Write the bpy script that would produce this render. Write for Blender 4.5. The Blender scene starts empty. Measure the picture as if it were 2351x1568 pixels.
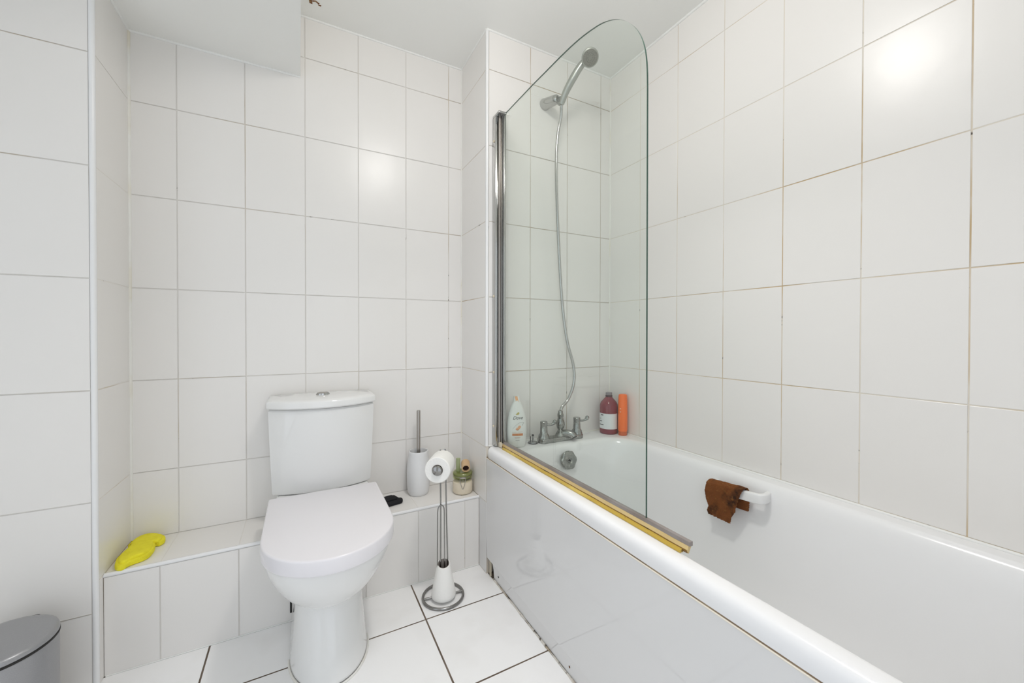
import bpy, bmesh, math, random
from mathutils import Vector, Matrix
random.seed(7)
C = bpy.context.scene.collection
SC = bpy.context.scene

# ------------------------------------------------------------------ camera
PITCH, YAW, ROLL = math.radians(-.4982), math.radians(28.2116), math.radians(-.0941)
r0 = Vector((math.cos(YAW), -math.sin(YAW), 0)); f0 = Vector((math.sin(YAW), math.cos(YAW), 0)); u0 = Vector((0, 0, 1))
fwd = f0*math.cos(PITCH) + u0*math.sin(PITCH); up = u0*math.cos(PITCH) - f0*math.sin(PITCH)
rt = r0*math.cos(ROLL) - up*math.sin(ROLL); up = r0*math.sin(ROLL) + up*math.cos(ROLL)
cam = bpy.data.cameras.new('camera'); co = bpy.data.objects.new('camera', cam); C.objects.link(co)
m = Matrix.Identity(4)
for i in range(3):
    m[i][0], m[i][1], m[i][2] = rt[i], up[i], -fwd[i]
m[2][3] = 1.04
co.matrix_world = m
cam.sensor_width = 36; cam.sensor_fit = 'HORIZONTAL'; cam.lens = 36*900.2717/2351; cam.shift_y = -11.42/2351
cam.clip_start = .01
SC.camera = co

# ------------------------------------------------------------------ world, lamp, exposure
wd = bpy.data.worlds.new('world'); SC.world = wd; wd.use_nodes = True
wd.node_tree.nodes['Background'].inputs[0].default_value = (.86, .92, 1, 1)
wd.node_tree.nodes['Background'].inputs[1].default_value = 1.4
LIGHT = (.49, .69, 2.215)      # lamp hanging just under the ceiling, above the frame; its fitting is built at the end
ld = bpy.data.lights.new('ceiling_lamp', 'POINT'); ld.shadow_soft_size = .09; ld.energy = 8.5; ld.color = (1, .962, .925)
lo = bpy.data.objects.new('ceiling_lamp', ld); C.objects.link(lo); lo.location = LIGHT
# added fill lamp aimed down to brighten the floor and bath
l2 = bpy.data.lights.new('down_fill', 'AREA'); l2.shape = 'DISK'; l2.size = .18; l2.energy = 3.6; l2.color = (1, .97, .95); l2.spread = math.radians(115)
lp2 = bpy.data.objects.new('down_fill', l2); C.objects.link(lp2); lp2.location = (LIGHT[0], LIGHT[1], LIGHT[2]-.1)
SC.view_settings.view_transform = 'Standard'; SC.view_settings.look = 'None'; SC.view_settings.gamma = 1
SC.view_settings.use_curve_mapping = False; SC.view_settings.exposure = 0.0
SC.cycles.max_bounces = 12; SC.cycles.diffuse_bounces = 7; SC.cycles.glossy_bounces = 5; SC.cycles.transparent_max_bounces = 16
SC.cycles.use_denoising = True

# ------------------------------------------------------------------ materials
def mat(name, col, rough=.4, metal=0, spec=.5, noise=None, bump=None, **kw):
    """noise = (scale, colour2, lo, hi): a second colour where a noise field is high; bump = (scale, strength, distance)"""
    M = bpy.data.materials.new(name); M.use_nodes = True; N = M.node_tree; b = N.nodes['Principled BSDF']
    b.inputs['Base Color'].default_value = (*col, 1); b.inputs['Roughness'].default_value = rough
    b.inputs['Metallic'].default_value = metal; b.inputs['Specular IOR Level'].default_value = spec
    for k, v in kw.items(): b.inputs[k.replace('_', ' ')].default_value = v
    if noise or bump:
        g = N.nodes.new('ShaderNodeNewGeometry')
    if noise:
        last = None
        for sc, c2, lo_, hi_ in (noise if isinstance(noise, list) else [noise]):
            t = N.nodes.new('ShaderNodeTexNoise'); t.inputs['Scale'].default_value = sc; t.inputs['Detail'].default_value = 4
            N.links.new(g.outputs['Position'], t.inputs['Vector'])
            mr = N.nodes.new('ShaderNodeMapRange'); mr.inputs[1].default_value = lo_; mr.inputs[2].default_value = hi_
            N.links.new(t.outputs[0], mr.inputs[0])
            mx = N.nodes.new('ShaderNodeMix'); mx.data_type = 'RGBA'
            N.links.new(mr.outputs[0], mx.inputs[0])
            if last: N.links.new(last, mx.inputs[6])
            else: mx.inputs[6].default_value = (*col, 1)
            mx.inputs[7].default_value = (*c2, 1); last = mx.outputs[2]
        N.links.new(last, b.inputs['Base Color'])
    if bump:
        t = N.nodes.new('ShaderNodeTexNoise'); t.inputs['Scale'].default_value = bump[0]; t.inputs['Detail'].default_value = 2
        N.links.new(g.outputs['Position'], t.inputs['Vector'])
        bp = N.nodes.new('ShaderNodeBump'); bp.inputs['Strength'].default_value = bump[1]; bp.inputs['Distance'].default_value = bump[2]
        N.links.new(t.outputs[0], bp.inputs['Height']); N.links.new(bp.outputs[0], b.inputs['Normal'])
    return M

TILE = mat('glazed_tile', (.805, .784, .757), .28, bump=(9, .25, .004))
FTILE = mat('floor_tile', (.92, .915, .91), .3, bump=(14, .2, .003), noise=(6, (.86, .85, .835), .5, .8))
GROUT = mat('grout', (.80, .775, .735), .9, noise=[(3.1, (.66, .57, .45), .52, .72), (26, (.16, .13, .10), .68, .74)])
GROUT2 = mat('wet_grout', (.72, .67, .59), .9, noise=[(2.6, (.54, .40, .23), .50, .70), (7, (.74, .71, .66), .55, .75), (30, (.13, .11, .09), .68, .73)])
CAULK = mat('white_caulk', (.83, .83, .81), .5, bump=(50, .6, .006))
FGROUT = mat('floor_grout', (.13, .095, .07), .9, noise=(8, (.24, .19, .15), .45, .7))
PAINT = mat('ceiling_paint', (.86, .86, .835), .8, bump=(30, .2, .003))
PVC = mat('white_pvc', (.82, .82, .82), .25)
SEAL = mat('silicone', (.80, .79, .75), .35, noise=[(5, (.72, .66, .52), .5, .75), (40, (.2, .17, .13), .70, .76)], bump=(60, .4, .003))
DIRTY = mat('dirty_silicone', (.68, .64, .58), .6, noise=[(18, (.40, .32, .22), .48, .66), (55, (.10, .08, .06), .56, .68)], bump=(70, .8, .006))
CERAMIC = mat('white_ceramic', (.80, .80, .79), .07)
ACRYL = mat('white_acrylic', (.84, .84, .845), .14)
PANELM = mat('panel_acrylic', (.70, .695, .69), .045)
SEATM = mat('seat_plastic', (.80, .78, .805), .22)
CHROME = mat('chrome', (.50, .50, .49), .12, metal=1, bump=(40, .1, .002))
DCHROME = mat('limescaled_chrome', (.30, .31, .295), .20, metal=1, noise=(90, (.50, .50, .47), .52, .72), bump=(160, .4, .002))
DARKC = mat('dark_chrome', (.30, .295, .285), .16, metal=1)
GREYC = mat('grey_chrome_plastic', (.40, .41, .38), .30, metal=.75, bump=(60, .3, .003))
STEEL = mat('brushed_steel', (.40, .37, .34), .3, metal=1)
BLACK = mat('black_rubber', (.012, .011, .010), .6)
BCLOTH = mat('black_cloth', (.006, .006, .008), .9)
YELLOW = mat('yellow_foam', (.86, .78, .03), .85, bump=(260, .5, .003), noise=(30, (.78, .69, .02), .45, .7))
BROWN = mat('brown_knit', (.23, .075, .018), .95, noise=[(22, (.05, .018, .006), .52, .68), (90, (.30, .12, .03), .58, .72)], bump=(420, .8, .003))
SILVER = mat('silver_paint', (.32, .32, .33), .32, metal=.35, noise=(900, (.36, .36, .37), .45, .7))
PAPER = mat('tissue', (.86, .85, .82), .95, bump=(180, .35, .002))
CARD = mat('cardboard', (.38, .34, .31), .8)
DOVEW = mat('white_bottle', (.80, .81, .78), .28)
ORANGE = mat('orange_plastic', (.95, .16, .006), .3)
DORANGE = mat('dark_orange_cap', (.62, .10, .01), .3)
PEACH = mat('peach_cap', (.85, .42, .17), .35)
GOLD = mat('gold_print', (.50, .43, .12), .5)
INK = mat('dark_print', (.03, .035, .035), .5)
GREYP = mat('grey_print', (.40, .41, .38), .5)
LABEL = mat('paper_label', (.72, .74, .75), .5)
WINE = mat('wine_liquid', (.19, .008, .018), .12)
DWINE = mat('dark_wine', (.045, .008, .012), .2)
GREYCAP = mat('grey_cap', (.22, .20, .21), .4)
CREAM = mat('cream_salts', (.80, .70, .58), .9, bump=(120, .5, .003))
WOOD = mat('pale_wood', (.62, .42, .24), .6)
RUST = mat('rust', (.16, .055, .012), .9, noise=(60, (.40, .26, .12), .5, .7))
SEALG = mat('grey_vinyl', (.23, .19, .17), .3, noise=(12, (.30, .27, .26), .4, .7))
SEALT = mat('tan_vinyl', (.62, .47, .22), .3, noise=(7, (.50, .33, .11), .45, .7))
SEALY = mat('yellow_vinyl', (.50, .34, .05), .3, noise=[(9, (.66, .50, .13), .45, .7), (40, (.10, .04, .01), .66, .74)])
SEALD = mat('dark_vinyl', (.20, .10, .015), .4, noise=(30, (.03, .015, .006), .55, .68))
WARMPL = mat('aged_plastic', (.62, .55, .42), .4)

def glass(name, tint, edge=False, rough=0.0, refl=1.0):
    M = bpy.data.materials.new(name); M.use_nodes = True; N = M.node_tree; N.nodes.clear()
    out = N.nodes.new('ShaderNodeOutputMaterial'); tr = N.nodes.new('ShaderNodeBsdfTransparent'); gl = N.nodes.new('ShaderNodeBsdfGlossy')
    mx = N.nodes.new('ShaderNodeMixShader')
    # Schlick reflectance from |N.I|, the same on both faces of the slab
    ge = N.nodes.new('ShaderNodeNewGeometry'); dt = N.nodes.new('ShaderNodeVectorMath'); dt.operation = 'DOT_PRODUCT'
    N.links.new(ge.outputs['Normal'], dt.inputs[0]); N.links.new(ge.outputs['Incoming'], dt.inputs[1])
    def mth(op, a, b=None):
        q = N.nodes.new('ShaderNodeMath'); q.operation = op; q.use_clamp = op == 'SUBTRACT'
        for i_, v_ in enumerate((a, b)):
            if v_ is None: continue
            if isinstance(v_, (int, float)): q.inputs[i_].default_value = v_
            else: N.links.new(v_, q.inputs[i_])
        return q.outputs[0]
    fr = mth('ADD', mth('MULTIPLY', mth('POWER', mth('SUBTRACT', 1.0, mth('ABSOLUTE', dt.outputs['Value'])), 5.0), .96), .035)
    tr.inputs[0].default_value = (*tint, 1); gl.inputs['Roughness'].default_value = rough; gl.inputs[0].default_value = (refl, refl, refl, 1)
    N.links.new(fr, mx.inputs[0]); N.links.new(tr.outputs[0], mx.inputs[1]); N.links.new(gl.outputs[0], mx.inputs[2])
    N.links.new(mx.outputs[0], out.inputs[0]); return M
GLASS = glass('clear_glass', (.956, .978, .962))
GEDGE = mat('glass_edge', (.045, .10, .075), .08)
GREENG = glass('green_glass', (.82, .84, .64))
JARG = glass('jar_glass', (.97, .975, .95))

# ------------------------------------------------------------------ mesh helpers
def mk(name, verts, faces, material, parent=None, smooth=None, mats=None, midx=None):
    me = bpy.data.meshes.new(name); me.from_pydata([tuple(v) for v in verts], [], faces)
    bm = bmesh.new(); bm.from_mesh(me); bmesh.ops.recalc_face_normals(bm, faces=bm.faces); bm.to_mesh(me); bm.free()
    me.materials.append(material)
    if mats:
        for x in mats: me.materials.append(x)
        if midx: me.polygons.foreach_set('material_index', midx)
    if smooth is not None:
        me.polygons.foreach_set('use_smooth', [True]*len(me.polygons)); me.set_sharp_from_angle(angle=math.radians(smooth))
    o = bpy.data.objects.new(name, me); C.objects.link(o)
    if parent: o.parent = parent
    return o

def box(name, a, b, material, parent=None, bevel=0, seg=2):
    a, b = Vector(a), Vector(b); bm = bmesh.new()
    bmesh.ops.create_cube(bm, size=1)
    for v in bm.verts: v.co = Vector(((a[i]+b[i])/2 + v.co[i]*(b[i]-a[i]) for i in range(3)))
    if bevel: bmesh.ops.bevel(bm, geom=bm.edges[:], offset=bevel, segments=seg, profile=.5, affect='EDGES')
    me = bpy.data.meshes.new(name); bm.to_mesh(me); bm.free(); me.materials.append(material)
    if bevel:
        me.polygons.foreach_set('use_smooth', [True]*len(me.polygons)); me.set_sharp_from_angle(angle=math.radians(40))
    o = bpy.data.objects.new(name, me); C.objects.link(o)
    if parent: o.parent = parent
    return o

def loft(rings, cap0=True, cap1=True):
    n = len(rings[0]); V = [v for r in rings for v in r]; F = []
    for k in range(len(rings)-1):
        for i in range(n):
            j = (i+1) % n
            F.append((k*n+i, k*n+j, (k+1)*n+j, (k+1)*n+i))
    if cap0: F.append(tuple(range(n))[::-1])
    if cap1: F.append(tuple((len(rings)-1)*n+i for i in range(n)))
    return V, F

def lathe(name, prof, material, parent=None, seg=40, M=None, cap0=True, cap1=True, smooth=35):
    rings = [[Vector((r*math.cos(2*math.pi*i/seg), r*math.sin(2*math.pi*i/seg), z)) for i in range(seg)] for r, z in prof]
    V, F = loft(rings, cap0, cap1)
    if M is not None: V = [M @ v for v in V]
    return mk(name, V, F, material, parent, smooth)

def frame(p, d, upv=(0, 0, 1)):
    """matrix with local z along d, at p"""
    z = Vector(d).normalized(); u = Vector(upv)
    if abs(z.dot(u)) > .95: u = Vector((0, 1, 0))
    x = u.cross(z).normalized(); y = z.cross(x)
    return Matrix(((x[0], y[0], z[0], p[0]), (x[1], y[1], z[1], p[1]), (x[2], y[2], z[2], p[2]), (0, 0, 0, 1)))

def spline(pts, n=8):
    P = [Vector(p) for p in pts]; P = [P[0]*2-P[1]] + P + [P[-1]*2-P[-2]]; out = []
    for k in range(1, len(P)-2):
        for i in range(n):
            t = i/n; a, b, c, d = P[k-1], P[k], P[k+1], P[k+2]
            out.append(.5*((2*b) + (c-a)*t + (2*a-5*b+4*c-d)*t*t + (3*b-a-3*c+d)*t**3))
    out.append(P[-2]); return out

def tube_vf(path, rad, seg=10, closed=False):
    n = len(path); P = [Vector(p) for p in path]; rings = []; x = None
    for i in range(n):
        if closed: d = P[(i+1) % n]-P[i-1]
        else: d = P[min(i+1, n-1)]-P[max(i-1, 0)]
        d.normalize()
        if x is None: x = d.orthogonal().normalized()
        x = (x - d*x.dot(d)).normalized(); y = d.cross(x)
        r = rad(i/(n-1)) if callable(rad) else rad
        rings.append([P[i] + x*r*math.cos(2*math.pi*k/seg) + y*r*math.sin(2*math.pi*k/seg) for k in range(seg)])
    if closed:
        V, F = loft(rings, False, False); m_ = seg
        a = (n-1)*m_; 
        # join last ring to first with the best rotation
        best = min(range(seg), key=lambda s: (rings[-1][0]-rings[0][s]).length)
        for k in range(seg): F.append((a+k, a+(k+1) % seg, (best+k+1) % seg, (best+k) % seg))
        return V, F
    return loft(rings)

def tube(name, path, rad, material, parent=None, seg=10, closed=False):
    V, F = tube_vf(path, rad, seg, closed); return mk(name, V, F, material, parent, 50)

def prism(name, outline, z0, z1, material, parent=None, bevel=.004, bseg=3, M=None, sm=45, bottom=True):
    """2-d outline extruded z0..z1 with rounded rim"""
    bm = bmesh.new(); vs = [bm.verts.new((x, y, z0)) for x, y in outline]; f = bm.faces.new(vs)
    r = bmesh.ops.extrude_face_region(bm, geom=[f]); top = [e for e in r['geom'] if isinstance(e, bmesh.types.BMVert)]
    for v in top: v.co.z = z1
    bm.normal_update()
    if bevel:
        ed = [e for e in bm.edges if abs(e.verts[0].co.z-e.verts[1].co.z) < 1e-6 and (bottom or e.verts[0].co.z > (z0+z1)/2)]
        bmesh.ops.bevel(bm, geom=ed, offset=bevel, segments=bseg, profile=.5, affect='EDGES')
    bmesh.ops.recalc_face_normals(bm, faces=bm.faces)
    if M is not None: bmesh.ops.transform(bm, matrix=M, verts=bm.verts)
    me = bpy.data.meshes.new(name); bm.to_mesh(me); bm.free(); me.materials.append(material)
    me.polygons.foreach_set('use_smooth', [True]*len(me.polygons)); me.set_sharp_from_angle(angle=math.radians(sm))
    o = bpy.data.objects.new(name, me); C.objects.link(o)
    if parent: o.parent = parent
    return o

def rrect(x0, x1, y0, y1, r, n=10):
    out = []
    for cx, cy, a in ((x1-r, y1-r, 0), (x0+r, y1-r, 90), (x0+r, y0+r, 180), (x1-r, y0+r, 270)):
        for i in range(n+1):
            t = math.radians(a+90*i/n); out.append((cx+r*math.cos(t), cy+r*math.sin(t)))
    return out

def thing(name, label, cat, loc=(0, 0, 0), group=None):
    o = bpy.data.objects.new(name, None); C.objects.link(o); o.location = loc; o.empty_display_size = .05
    tag(o, label, cat, group); return o
def tag(o, label, cat, group=None):
    o['label'] = label; o['category'] = cat
    if group: o['group'] = group
def struct(o, label=None):
    o['kind'] = 'structure'
    if label: o['label'] = label
    return o
def under(parent, *objs):
    """parent objects modelled in world space to a thing whose base is not at the origin"""
    for o in objs:
        o.parent = parent; o.matrix_parent_inverse = Matrix.Translation(-Vector(parent.location))
def place_world(t):
    inv = Matrix.Translation(-Vector(t.location))
    for c in t.children: c.matrix_parent_inverse = inv

# ------------------------------------------------------------------ tiles
TM = {}
PROUD, GAP = .0009, .003
def tile_mesh(w, h, material, ch=.0007):
    k = (round(w, 4), round(h, 4), material.name)
    if k in TM: return TM[k]
    V = []
    for ins, z in ((0, 0), (0, PROUD-ch*.6), (ch, PROUD)):
        a, b = w/2-ins, h/2-ins
        V += [(-a, -b, z), (a, -b, z), (a, b, z), (-a, b, z)]
    F = [(8, 9, 10, 11)]
    for k2 in (0, 4):
        for i in range(4):
            j = (i+1) % 4; F.append((k2+i, k2+j, k2+4+j, k2+4+i))
    me = bpy.data.meshes.new('tile'); me.from_pydata(V, [], F); me.materials.append(material)
    me.polygons.foreach_set('use_smooth', [False]*len(me.polygons))
    TM[k] = me; return me

def tiles(parent, origin, ux, uy, cols, rows, material=TILE, gap=GAP, skip=None, jitter=.0011):
    """origin is a point on the tile FACE plane; tile rectangles between consecutive cols (along ux) and rows (along uy)"""
    ux, uy = Vector(ux), Vector(uy); nz = ux.cross(uy); o0 = Vector(origin)
    R = Matrix((ux, uy, nz)).transposed()
    for a, b in zip(cols[:-1], cols[1:]):
        for c, d in zip(rows[:-1], rows[1:]):
            if skip and skip(a, b, c, d): continue
            w, h = b-a-gap, d-c-gap
            if w < .004 or h < .004: continue
            o = bpy.data.objects.new('tile', tile_mesh(w, h, material)); C.objects.link(o); o.parent = parent
            J = Matrix.Rotation(max(-.0022, min(.0022, random.gauss(0, jitter))), 3, 'X') @ Matrix.Rotation(max(-.0022, min(.0022, random.gauss(0, jitter))), 3, 'Y')
            o.matrix_local = Matrix.Translation(o0 + ux*(a+b)/2 + uy*(c+d)/2 - nz*PROUD) @ (R @ J).to_4x4()

def grid(start, step, lo, hi):
    """joint positions start+k*step strictly inside lo..hi, with the ends"""
    k = math.ceil((lo-start)/step - 1e-6); out = [lo]
    while start+k*step < hi-.004:
        v = start+k*step
        if v > lo+.004: out.append(v)
        k += 1
    return out+[hi]

W, H, Z6 = .2058, .325, .2213
XB, XT, YB, YP, YC, XN, XC, YL, ZL, ZC = -.397, 1.394, 1.835, 1.538, 1.576, .700, -.528, 1.616, .3095, 2.34
TH = .10; YN, XL = -.50, -1.30
zrows = grid(Z6, H, 0, ZC)
p = PROUD
# ------------------------------------------------------------------ the setting
fl = struct(box('floor', (XL-TH, YN-TH, -.08), (XT+TH, YB+TH, -p), FGROUT), 'white square floor tiles with dark brown grout')
tiles(fl, (0, 0, 0), (1, 0, 0), (0, 1, 0), grid(.395, .333, XL, XN+.012), grid(1.394, .3255, YN, YL), FTILE, .0055, jitter=.001)
wb = struct(box('wall_back', (XC-TH, YB+p, 0), (XN+TH, YB+TH, ZC), GROUT), 'white tiled wall behind the toilet')
bx = grid(XB, W, XC, XN)
zb = grid(Z6, H, ZL, ZC)
tiles(wb, (0, YB, 0), (-1, 0, 0), (0, 0, 1), [-v for v in bx[::-1]], zb)
wr = struct(box('wall_right', (XT+p, YN-TH, 0), (XT+TH, YB+TH, ZC), GROUT2), 'white tiled wall along the bath')
tiles(wr, (XT, 0, 0), (0, -1, 0), (0, 0, 1), [-v for v in grid(1.3355, W, YN, YP)[::-1]], grid(Z6, H, .556, ZC))
we = struct(box('wall_end', (XN+p, YP+p, 0), (XT-.0005, YB-.0005, ZC), GROUT2), 'white tiled wall with the taps and its short return')
tiles(we, (0, YP, 0), (-1, 0, 0), (0, 0, 1), [-v for v in grid(.918, W, XN+.010, XT)[::-1]], grid(Z6, H, .553, ZC))
tiles(we, (XN, 0, 0), (0, -1, 0), (0, 0, 1), [-YB, -YP-.010], [z for z in zb if z > .54 or z == ZL], skip=lambda a, b, c, d: c < .5)
tiles(we, (XN, 0, 0), (0, -1, 0), (0, 0, 1), [-YB, -1.730, -YP-.002], [ZL, .5463])
tiles(we, (XN, 0, 0), (0, -1, 0), (0, 0, 1), [-YL, -YP+.003], [0, ZL], PANELM)
wl = struct(box('wall_left', (XL-TH, YC+p, 0), (XC-p, YB+TH, ZC), GROUT), 'white tiled boxed corner on the left')
tiles(wl, (0, YC, 0), (-1, 0, 0), (0, 0, 1), [-XC+.010]+[-XC+.010+W*k for k in (1, 2, 3)]+[-XL], zrows)
tiles(wl, (XC, 0, 0), (0, 1, 0), (0, 0, 1), [YC+.010, YB], [z for z in zrows if z >= ZL-.1][1:] and [ZL]+[z for z in zrows if z > ZL+.05], skip=None)
tiles(wl, (XC, 0, 0), (0, 1, 0), (0, 0, 1), [YC+.010, YL], [0, ZL])
wo = struct(box('wall_left_side', (XL-TH, .78, 0), (XL, YC, ZC), PAINT), 'white painted wall left of the camera')
box('opening_pier', (XL-TH, YN-TH, 0), (XL, -.40, ZC), PAINT, wo); box('opening_lintel', (XL-TH, -.40, 2.10), (XL, .78, ZC), PAINT, wo)
# wall behind the camera; its doorway stands open, the left wall's opening is added for daylight
DX0, DX1, DZ = -.55, .55, 2.15
wn = struct(box('wall_near', (XL, YN-TH, 0), (DX0, YN, ZC), PAINT), 'wall behind the camera with the doorway')
for nm, a, b in (('opening_pier', (DX1, YN-TH, 0), (XT, YN, ZC)), ('opening_lintel', (DX0, YN-TH, DZ), (DX1, YN, ZC))):
    box(nm, a, b, PAINT, wn)
dr = struct(box('door_1', (DX0, YN-TH-.01, 0), (DX0+.03, YN+.012, DZ), PVC, None, .003), 'white door frame behind the camera')
box('opening_jamb', (DX1-.03, YN-TH-.01, 0), (DX1, YN+.012, DZ), PVC, dr, .003); box('opening_head', (DX0+.03, YN-TH-.01, DZ-.03), (DX1-.03, YN+.012, DZ), PVC, dr, .003)
d2 = struct(box('added_opening', (XL-TH-.01, -.40, 0), (XL+.012, -.37, 2.10), PVC, None, .003), 'white frame of an added, unseen opening left of the camera')  # unseen opening, added so daylight reaches the bath side
box('opening_jamb', (XL-TH-.01, .75, 0), (XL+.012, .78, 2.10), PVC, d2, .003); box('opening_head', (XL-TH-.01, -.37, 2.07), (XL+.012, .75, 2.10), PVC, d2, .003)
ce = struct(box('ceiling', (XL-TH, YN-TH, ZC), (XT+TH, YB+TH, ZC+.08), PAINT), 'white painted ceiling')
# bulkhead: its right edge splays slightly
bh = mk('ceiling_bulkhead', [(-.002, YB-.0005, 2.088), (.014, YN, 2.088), (XL, YN, 2.088), (XL, YB-.0005, 2.088), (-.002, YB-.0005, ZC), (.014, YN, ZC), (XL, YN, ZC), (XL, YB-.0005, ZC)],
        [(0, 1, 2, 3), (4, 7, 6, 5), (0, 4, 5, 1), (1, 5, 6, 2), (2, 6, 7, 3), (3, 7, 4, 0)], PAINT)
struct(bh, 'lowered white boxed ceiling section on the left')
# rust marks on the ceiling
for k, pl in enumerate([[(.026, 1.725), (.031, 1.749), (.041, 1.750), (.040, 1.735), (.034, 1.722)], [(.040, 1.731), (.052, 1.726), (.066, 1.735), (.063, 1.740), (.051, 1.732), (.041, 1.737)],
                        [(.060, 1.743), (.072, 1.741), (.071, 1.747), (.062, 1.746)]]):
    rm = prism('rust_mark', pl, ZC-.0012, ZC, RUST, ce, 0); rm['label'] = 'rusty brown mark on the white ceiling'
# tiled ledge behind the toilet
lg = struct(box('wall_ledge', (XC, YL+p, 0), (XN-.0005, YB, ZL-p), GROUT), 'low white tiled ledge behind the toilet')
tiles(lg, (0, YL, 0), (-1, 0, 0), (0, 0, 1), [-v for v in bx[::-1]], [0, ZL-.008])
tiles(lg, (0, 0, ZL), (1, 0, 0), (0, 1, 0), bx, [YL+.008, YB])
box('gap_shade', (-.0395, YL-.0014, .03), (-.0335, YL-.0004, .215), BLACK, lg)  # thin black strip stands in for the shade of a gap
# edge beads and sealant lines
def bead(name, a, b, r, material=PVC, label=None, flat=None):
    o = tube(name, [a, Vector(a).lerp(Vector(b), .5), b], r, material, None, 14); return struct(o, label)
bead('trim_1', (XC-.0055, YC+.0055, .001), (XC-.0055, YC+.0055, ZC-.001), .0078, PVC, 'white edge bead of the boxed corner')
bead('trim_2', (XN+.005, YP+.005, .552), (XN+.005, YP+.005, ZC-.001), .0075, PVC, 'white edge bead beside the screen')
bead('trim_3', (XC, YL+.005, ZL-.0045), (XN, YL+.005, ZL-.0045), .0068, PVC, 'white edge bead of the ledge')
bead('trim_4', (XC, YB, ZL), (XC, YB, 2.086), .0065, SEAL, 'white sealant in the left corner')
bead('trim_5', (XN, YB, ZL), (XN, YB, ZC), .004, SEAL)
bead('trim_6', (XT, YP, .556), (XT, YP, ZC), .0045, SEAL)
bead('trim_7', (XT-.001, YP, .552), (XT-.001, YN+.34, .552), .0048, CAULK, 'white sealant between bath and wall')
bead('trim_8', (XN+.01, YP-.001, .552), (XT, YP-.001, .552), .004, SEAL)
bead('trim_9', (0, YB, ZC), (XN, YB, ZC), .006, CAULK); bead('trim_10', (XN, YP, ZC), (XT, YP, ZC), .006, CAULK); bead('trim_11', (XT, YN, ZC), (XT, YP, ZC), .007, CAULK)
bead('trim_12', (XC, YB, 2.088), (-.002, YB, 2.088), .006, CAULK); bead('trim_13', (XC, YC, 2.088), (XC, YB, 2.088), .005, CAULK)
bead('trim_14', (XN, YB, ZC), (XN, YP, ZC), .005, CAULK)

# ------------------------------------------------------------------ bath
bath = thing('bathtub', 'white acrylic bathtub along the right wall behind the glossy white panel', 'bathtub', (1.05, .7, 0))
Y0, Y1 = -.165, YP-.003
loops = [(.712, 1.388, .500, .02, 0), (.703, 1.389, .503, .02, 0), (.700, 1.390, .509, .02, 0), (.7000, 1.390, .531, .02, 0), (.7010, 1.391, .5375, .02, 0), (.7040, 1.391, .5440, .02, 0), (.7090, 1.391, .5485, .02, 0), (.716, 1.391, .5505, .02, 0), (.724, 1.391, .551, .02, 0)]
rings = []
for x0, x1, z, r, _ in loops: rings.append([Vector((x, y, z)) for x, y in rrect(x0, x1, Y0, Y1, r, 10)])
for x0, x1, y0, y1, r, z in [(.738, 1.352, -.06, 1.428, .15, .551), (.7445, 1.346, -.052, 1.422, .148, .5495), (.7505, 1.340, -.044, 1.415, .146, .545), (.756, 1.334, -.036, 1.409, .144, .537), (.761, 1.329, -.03, 1.403, .142, .525),
                             (.768, 1.322, -.015, 1.396, .14, .49), (.785, 1.306, .05, 1.375, .135, .38), (.803, 1.288, .12, 1.352, .13, .27), (.822, 1.268, .17, 1.33, .12, .20), (.85, 1.24, .22, 1.30, .10, .172), (.90, 1.19, .28, 1.25, .08, .166)]:
    rings.append([Vector((x, y, z)) for x, y in rrect(x0, x1, y0, y1, r, 10)])
V, F = loft(rings, False, True)
ob = mk('tub_shell', V, F, ACRYL, bath, 30)
# overflow cover on the end wall
M = frame((1.018, 1.388, .488), (0, -1, .18))
ov = lathe('overflow_cover', [(.0, .0), (.034, 0), (.038, .004), (.039, .010), (.036, .016), (.028, .019), (.010, .017), (.009, .0155), (.0, .015)], DCHROME, bath, 40, M)
# scalloped grip of the cover
V, F = loft([[M @ Vector((r*(1+.05*math.cos(6*t))*math.cos(t), r*(1+.05*math.cos(6*t))*math.sin(t), z)) for t in [2*math.pi*i/72 for i in range(72)]] for r, z in ((.036, .010), (.0385, .013), (.0385, .017), (.035, .020), (.012, .021), (.010, .019))])
mk('overflow_dial', V, F, DCHROME, ov, 40)
lathe('overflow_screw', [(.004, .0185), (.004, .0225), (.0, .023)], BLACK, ov, 12, M)
place_world(bath)
ov.matrix_parent_inverse = Matrix.Translation(-Vector(bath.location))
for c in ov.children: c.matrix_parent_inverse = Matrix.Identity(4)

pan = thing('bath_apron', 'glossy white bath panel between floor and bathtub rim', 'panel', (.70, .7, 0))
# main sheet, slightly bowed, turned in along its foot
def sheet(ys, prof, th=.004):
    V = []; F = []; n = len(prof)
    for y in ys:
        for x, z in prof: V.append((x, y, z))
        for x, z in prof: V.append((x+th, y, z))
    for k in range(len(ys)-1):
        a, b = k*2*n, (k+1)*2*n
        for i in range(n-1):
            F.append((a+i, b+i, b+i+1, a+i+1)); F.append((a+n+i, a+n+i+1, b+n+i+1, b+n+i))
        F.append((a, a+n, b+n, b)); F.append((a+n-1, b+n-1, b+2*n-1, a+2*n-1))
    for a in (0, (len(ys)-1)*2*n):
        for i in range(n-1): F.append((a+i, a+i+1, a+n+i+1, a+n+i))
    return V, F
ysteps = [1.5365-i*(1.7015/24) for i in range(25)]
V, F = sheet(ysteps, [(.7006+.0020*max(0, (.26-z)/.19)**2, z) for z in [.072+.43*i/14 for i in range(15)]])
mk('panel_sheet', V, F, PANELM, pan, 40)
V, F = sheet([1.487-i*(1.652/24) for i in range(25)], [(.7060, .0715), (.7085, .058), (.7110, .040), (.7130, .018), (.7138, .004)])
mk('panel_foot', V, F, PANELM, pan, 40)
box('panel_clip', (.706, 1.508, .002), (.712, 1.516, .088), WARMPL, pan)
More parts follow.
